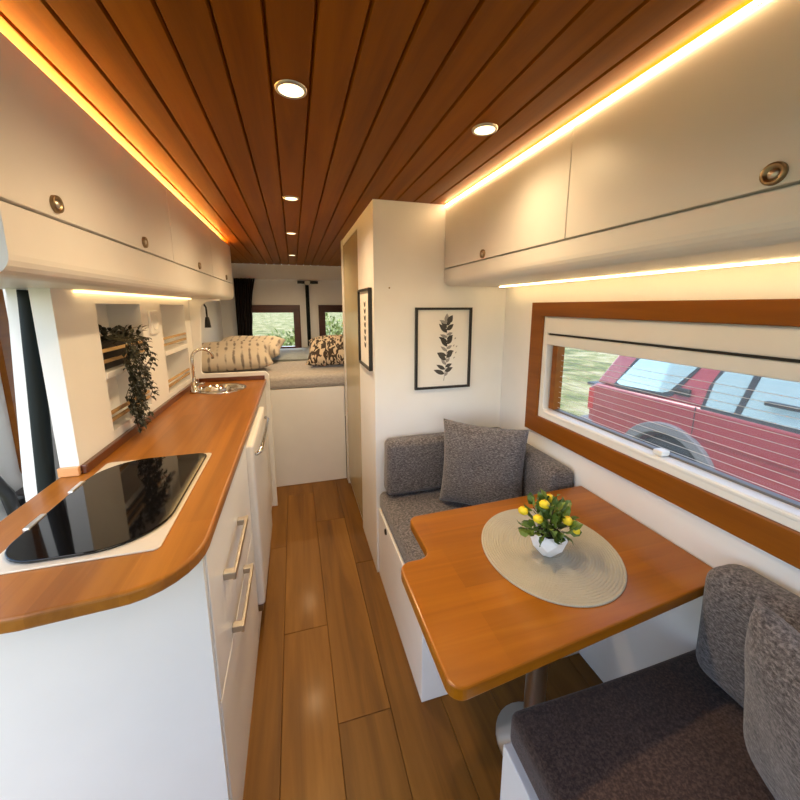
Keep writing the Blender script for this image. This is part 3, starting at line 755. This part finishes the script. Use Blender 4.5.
for i in range(110):
    th = rnd.random() * 2 * PI; el = rnd.uniform(.0, 1.35); rr = rnd.uniform(.02, .078)
    d = Vector((math.cos(th) * math.cos(el), math.sin(th) * math.cos(el), math.sin(el) * 1.1 + .1))
    p = base + Vector((d.x * rr * .85, d.y * rr * .85, d.z * rr)) + Vector((0, 0, .004))
    o = bpy.data.objects.new('leaf', lm if rnd.random() < .72 else lm2); C.objects.link(o); o.parent = pot
    o.location = p - wloc(pot)
    dd = (d + Vector((rnd.uniform(-.5, .5), rnd.uniform(-.5, .5), rnd.uniform(-.5, .4)))).normalized()
    q = dd.to_track_quat('Z', 'Y'); o.rotation_mode = 'QUATERNION'; o.rotation_quaternion = q @ Matrix.Rotation(rnd.random() * 6, 3, 'Z').to_quaternion()
    s = rnd.uniform(.7, 1.15); o.scale = (s, s, s)
    if i % 4 == 0: tube([base - Vector((0, 0, .01)), (base + p) / 2 + Vector((0, 0, .006)), p], .0012, 5, bm)
link('stems', bm, 'stem', pot)
fl = [(-.030, -.012, .098), (-.047, -.014, .060), (.018, -.045, .062), (-.070, .02, .068), (.052, -.022, .036), (.020, .03, .085), (.06, -.03, .018)]
for i, (dx, dy, dz) in enumerate(fl):
    c = base + Vector((dx, dy, dz)); r = .0138
    bm = bmesh.new(); bmesh.ops.create_icosphere(bm, subdivisions=2, radius=r)
    for v in bm.verts: v.co *= 1 + .12 * math.sin(v.co.x * 900 + v.co.y * 700) * math.cos(v.co.z * 800); v.co.z *= .8
    bmesh.ops.translate(bm, verts=bm.verts[:], vec=c)
    f = link('flower', bm, 'yellow', pot, True)
    link('flower_heart', lathe([(0, .0115), (.004, .011), (.006, .0085)], 10, c), 'yellowdark', f)

# ------------------------------------------------------------------ near bench at the right edge
b2 = thing('bench', 'white box bench base at the near end of the table', 'bench', (.69, .2, 0))
link('box', bx(.42, XR - .001, -.45, .588, .001, .360, .003), 'white', b2)
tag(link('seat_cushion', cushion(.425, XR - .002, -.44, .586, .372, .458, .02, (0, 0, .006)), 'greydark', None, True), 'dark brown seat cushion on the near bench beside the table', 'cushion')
tag(link('side_cushion', cushion(.905, XR - .003, -.10, .548, .472, .765, .045, (.010, 0, .004)), 'grey', None, True), 'grey tweed side cushion against the wall at the near end of the table', 'cushion')
p = link('throw_pillow', pillow_bm(.36, .34, .13, seed=8), 'grey', None, True, at=(.80, .22, .470))
p.rotation_euler = (math.radians(-8), 0, math.radians(64))
tag(p, 'square grey tweed throw pillow on the near bench at the right edge', 'pillow')

# ------------------------------------------------------------------ bed area
bed = thing('bed', 'raised rear bed with a white front panel and a grey-beige mattress', 'bed', (.1, 3.6, 0))
link('front_panel', bx(-.60, wx - .006, 2.752, 2.772, .001, .760, .002), 'white', bed)
link('base', bx(XL + .002, XR - .002, 2.775, YR - .03, .70, .758), 'white', bed)
link('mattress', cushion(XL + .003, XR - .003, 2.752, YR - .03, .762, .858, .03, (0, 0, .01), .002), 'mattress', bed, True)
bm = bmesh.new(); nx, ny = 30, 16; g = []
for j in range(ny + 1):
    row = []
    for i in range(nx + 1):
        u, v = i / nx, j / ny
        x = -.60 + 1.3 * u; y = 3.45 + .93 * v
        z = .884 + .007 * math.sin(9 * u + 3 * v) * math.cos(5 * v + 2) + .003 * math.sin(23 * u + 7 * v)
        row.append(bm.verts.new((x, y, z)))
    g.append(row)
for j in range(ny):
    for i in range(nx): bm.faces.new((g[j][i], g[j][i + 1], g[j + 1][i + 1], g[j + 1][i]))
r_ = bmesh.ops.solidify(bm, geom=bm.faces[:], thickness=.008)
tag(link('bed_sheet', bm, 'sheet', None, True), 'pale blue-white sheet spread on the bed below the rear window', 'sheet')
p = link('pillow', pillow_bm(.62, .42, .17, seed=2), 'stripedpillow', None, True, at=(-.47, 2.92, .900))
p.rotation_euler = (math.radians(-76), 0, math.radians(6)); p.location.z = .928
tag(p, 'beige striped pillow lying at the kitchen end of the bed', 'pillow')
p = link('pillow', pillow_bm(.60, .40, .16, seed=5), 'stripedpillow', None, True, at=(-.43, 3.38, .945))
p.rotation_euler = (math.radians(-76), 0, math.radians(-8))
tag(p, 'beige striped pillow behind the first one, near the curtain', 'pillow')
p = link('pillow', pillow_bm(.52, .36, .17, seed=9), 'animal', None, True, at=(.33, 2.98, .915))
p.rotation_euler = (math.radians(-62), math.radians(-4), math.radians(-10))
tag(p, 'brown and cream animal print cushion on the right of the bed', 'pillow')
# curtain
bm = bmesh.new(); g = []
for j in range(13):
    t = j / 12; row = []
    z = 1.66 - .755 * t
    wL = -.60; wRt = -.385 - .05 * math.sin(PI * min(1, t * 1.1)) * 1.0 - (.04 if t > .55 else 0) * (t - .55) / .45 * 2
    for i in range(41):
        u = i / 40
        row.append(bm.verts.new((wL + (wRt - wL) * u, YR - .075 + .022 * math.sin(u * 2 * PI * 5), z)))
    g.append(row)
for j in range(12):
    for i in range(40): bm.faces.new((g[j][i], g[j][i + 1], g[j + 1][i + 1], g[j + 1][i]))
bmesh.ops.solidify(bm, geom=bm.faces[:], thickness=.003)
tag(link('curtain', bm, 'curtain', None, True), 'black curtain hanging beside the left rear window', 'curtain')
# reading lamp
lx, ly, lz = XL, 2.95, 1.345
rl = thing('reading_lamp', 'black gooseneck reading lamp on the wall over the bed', 'lamp', (lx, ly, lz))
link('mount', lathe([(0, .022), (.022, .022), (.026, .016), (.026, .001)], 20, (lx, ly, lz), axis='X'), 'blackplastic', rl, True)
pts = [(lx + .02, ly, lz)]
for k in range(9):
    a = PI * .9 - k / 8 * PI * .95
    pts.append((lx + .09 + .065 * math.cos(a), ly + .02, lz + .0 + .05 * math.sin(a)))
pts.append((lx + .155, ly + .02, lz - .06))
link('gooseneck', tube(pts, .006, 8), 'blackplastic', rl, True)
link('lamp_head', lathe([(0, 0), (.012, 0), (.016, -.02), (.022, -.075), (.018, -.075), (0, -.06)], 18, (lx + .155, ly + .02, lz - .06)), 'blackplastic', rl, True)

# ------------------------------------------------------------------ trailing plant in the near niche
tp = thing('trailing_plant', 'dark trailing vine spilling from the near shelf niche down to the worktop', 'plant', (NX - .06, 1.56, 1.153))
link('planter', bx(NX - .105, NX - .02, 1.40, 1.62, 1.153, 1.245, .006), 'darkbasket', tp)
rnd = random.Random(5); lv = bmesh.new(); st = bmesh.new()
for s in range(13):
    y0 = 1.44 + .21 * s / 12 + rnd.uniform(-.02, .02)
    L = rnd.uniform(.20, .31) if s % 3 else .325
    out = rnd.uniform(.02, .06); drift = rnd.uniform(-.06, .0)
    pts = [Vector((NX - .06, y0 - .02, 1.235)), Vector((NX - .02, y0 - .01, 1.262)), Vector((NX + out, y0, 1.245))]
    n = int(L / .018)
    for k in range(1, n):
        t = k / n
        pts.append(Vector((NX + out + .012 * math.sin(k * .9 + s), y0 + drift * t + .008 * math.sin(k * 1.3 + s * 2), 1.245 - L * t)))
    tube(pts, .0013, 4, st)
    for p in pts[1:]:
        for q in range(3):
            th = rnd.random() * 2 * PI
            d = Vector((abs(math.cos(th)) * .9, math.sin(th), rnd.uniform(-.9, .2)))
            leaf_quad(lv, p, d, Vector((0, 0, 1)), rnd.uniform(.018, .030), rnd.uniform(.009, .014))
for k in range(160):
    p = Vector((NX - rnd.uniform(-.02, .10), rnd.uniform(1.40, 1.70), 1.235 + rnd.uniform(0, .045)))
    d = Vector((rnd.uniform(-.2, 1), rnd.uniform(-1, 1), rnd.uniform(-.2, 1))); leaf_quad(lv, p, d, Vector((0, 0, 1)), rnd.uniform(.02, .032), .014)
link('stems', st, 'stem', tp)
f = link('foliage', lv, 'leafdark', tp); f['kind'] = 'stuff'

# ------------------------------------------------------------------ outdoors
GZ = -.60
gr = link('ground', plate(rect(-300, 300, -300, 300), [], GZ - .1, GZ, 'XY'), 'grass'); struct(gr, 'dry grass and gravel ground outside the van', 'ground')
rnd = random.Random(21)
def bush(x, y, r, hgt, mat, label):
    t = thing('bush', label, 'bush', (x, y, GZ), 'low bushes outside the van')
    bm = bmesh.new(); sb = bmesh.new()
    for k in range(1400):
        th = rnd.random() * 2 * PI; ph = math.acos(rnd.uniform(0, 1)); q = rnd.uniform(.75, 1.02) * (1 + .18 * math.sin(3 * th + x) * math.sin(4 * ph))
        d = Vector((math.cos(th) * math.sin(ph), math.sin(th) * math.sin(ph), math.cos(ph)))
        p = Vector((x + d.x * r * q, y + d.y * r * q, GZ + .02 + d.z * hgt * q))
        leaf_quad(bm, p, d + Vector((rnd.uniform(-.8, .8), rnd.uniform(-.8, .8), rnd.uniform(-.3, .8))), Vector((0, 0, 1)), rnd.uniform(.10, .2), rnd.uniform(.05, .09))
    for k in range(9):
        th = k / 9 * 2 * PI; tube([(x, y, GZ), (x + math.cos(th) * r * .4, y + math.sin(th) * r * .4, GZ + hgt * .5), (x + math.cos(th) * r * .8, y + math.sin(th) * r * .8, GZ + hgt * .75)], .012, 5, sb)
    f = link('foliage', bm, mat, t); f['kind'] = 'stuff'; link('stems', sb, 'stem', t)
bush(-.1, 8.4, 1.0, 1.2, 'bush', 'green bush seen through the rear window beside the curtain')
bush(-2.6, 10.5, 1.2, 1.1, 'bushdry', 'straw-coloured bush left of the green one behind the van')
bush(2.5, 9.4, 1.1, 1.2, 'bushdry', 'dry brown bush seen through the right rear window')
bush(1.2, 14.0, 1.7, 1.5, 'bush', 'far green bush behind the van')

# the red car parked alongside
CXs, GW = 3.40, 1.72           # near side plane, width
car = thing('car', 'red off-road car parked alongside, seen through the long window', 'car', (CXs + GW / 2, 1.3, GZ))
def wheel_hole(y): return y
rw, fw, wr, zc = 2.50, -.20, .36, GZ + .36
def arch(yc, r, n=10, z=zc): return [(yc - r * math.cos(PI * k / n), z + r * math.sin(PI * k / n)) for k in range(n + 1)]
low = [(-1.05, GZ + .35), (-1.05, GZ + .80), (-.98, GZ + .98), (.35, GZ + 1.08), (2.2, GZ + 1.085), (3.42, GZ + 1.07), (3.50, GZ + 1.02), (3.50, GZ + .42), (3.46, GZ + .32)]
low += [(rw + .44, GZ + .32)] + arch(rw, .42)[::-1] + [(rw - .44, GZ + .30), (fw + .44, GZ + .30)] + arch(fw, .42)[::-1] + [(fw - .44, GZ + .32)]
link('body', plate(low, [], CXs, CXs + GW, 'YZ', .03), 'carred', car)
zb_, zt = GZ + 1.075, GZ + 1.66
ins = .13; roof0, roof1 = .70, 3.10; belt0, belt1 = .05, 3.44
bm = bmesh.new()
A = [bm.verts.new(p) for p in ((CXs + .012, belt0, zb_), (CXs + .012, belt1, zb_), (CXs + GW - .012, belt1, zb_), (CXs + GW - .012, belt0, zb_))]
B = [bm.verts.new(p) for p in ((CXs + ins, roof0, zt), (CXs + ins, roof1, zt), (CXs + GW - ins, roof1, zt), (CXs + GW - ins, roof0, zt))]
for i in range(4): bm.faces.new((A[i], A[(i + 1) % 4], B[(i + 1) % 4], B[i]))
bm.faces.new(A[::-1]); bm.faces.new(B)
bmesh.ops.bevel(bm, geom=bm.edges[:], offset=.035, segments=3, affect='EDGES', profile=.5)
link('cabin', bm, 'carred', car)
def sidepane(poly, off, th, mat, name, par):
    """polygon in (y,z) wrapped on the sloping cabin side"""
    def X(z): return CXs + .012 + (ins - .012) * (z - zb_) / (zt - zb_)
    bm = bmesh.new()
    A = [bm.verts.new((X(z) - off, y, z)) for y, z in poly]; B = [bm.verts.new((X(z) - off + th, y, z)) for y, z in poly]
    n = len(poly)
    for i in range(n): bm.faces.new((A[i], A[(i + 1) % n], B[(i + 1) % n], B[i]))
    bm.faces.new(A); bm.faces.new(B[::-1]); return link(name, bm, mat, par)
def grow(poly, d):
    cy = sum(p[0] for p in poly) / len(poly); cz = sum(p[1] for p in poly) / len(poly)
    return [(y + d * (1 if y > cy else -1), z + d * (1 if z > cz else -1)) for y, z in poly]
Zw = lambda z: z        # heights already in scene units
q = [(3.15, .535), (3.10, .515), (2.62, .535), (2.56, .56), (2.30, .92), (2.36, .955), (2.80, .955), (2.87, .93)]
d1 = [(2.22, .50), (1.20, .50), (1.20, .955), (2.03, .955), (2.10, .93), (2.20, .72)]
d2 = [(1.10, .50), (.28, .50), (.70, .955), (1.10, .955)]
for poly in (q, d1, d2):
    t = sidepane(grow(poly, .035), .006, .02, 'cartrim', 'window_trim', car)
    sidepane(poly, .010, .02, 'carglass', 'window_pane', t)
sidepane([(2.00, .50), (1.955, .50), (1.875, .955), (1.92, .955)], .016, .02, 'cartrim', 'window_divider', car)
link('mirror_reflection', bx(CXs - .03, CXs + .03, 1.50, 1.80, .63, .66, .006), 'cartrim', car)  # dark bar standing in for a mirror reflection in the side window
hd = link('door_handle', bx(CXs + .00, CXs + .03, 2.36, 2.50, .55, .62, .012), 'cartrim', car)
for a, b in (((2.29, .48), (2.30, -.15)), ((1.15, .48), (1.15, -.2))):
    link('door_seam', bx(CXs - .0015, CXs + .004, a[0] - .004, a[0] + .004, b[1], a[1]), 'cartrim', car)
link('body_crease', bx(CXs - .008, CXs + .004, -.9, 3.42, .20, .225, .006), 'carred', car)
for yc in (rw, fw):
    ring = arch(yc, .50, 16) + arch(yc, .40, 16)[::-1]
    link('wheel_arch_flare', plate(ring, [], CXs - .045, CXs + .05, 'YZ', .012), 'cargrey', car)
    for xs in (CXs + .12, CXs + GW - .12):
        w = link('wheel', lathe([(.20, -.09), (.33, -.10), (wr, -.07), (wr, .07), (.33, .10), (.20, .09)], 36, (xs, yc, zc), axis='X'), 'tyre', car, True)
        link('rim', lathe([(0, -.085), (.06, -.085), (.08, -.06), (.17, -.065), (.21, -.09), (.21, .05), (0, .05)], 28, (xs, yc, zc), axis='X'), 'cargrey', w, True)
link('rear_bumper', bx(CXs - .02, CXs + GW + .02, 3.42, 3.62, GZ + .42, GZ + .62, .03), 'cargrey', car)
link('front_bumper', bx(CXs - .02, CXs + GW + .02, -1.16, -.98, GZ + .38, GZ + .60, .03), 'cargrey', car)
for xs in (CXs - .004, CXs + GW - .16):
    tl = link('tail_lamp', bx(xs, xs + .164, 3.43, 3.515, .13, .40, .012), 'taillight', car)
    link('indicator', bx(xs + .01, xs + .15, 3.512, 3.519, .22, .29), 'amber', tl)
link('rear_spoiler', bx(CXs + .06, CXs + GW - .06, 3.40, 3.62, .405, .445, .012), 'cartrim', car)
rg = bmesh.new()
link('rear_window', bx(CXs + .25, CXs + GW - .25, 3.28, 3.30, .60, .95), 'carglass', car)
link('roof_rail', tube([(CXs + .2, .9, zt + .05), (CXs + .2, 2.9, zt + .05)], .015, 8), 'cartrim', car)
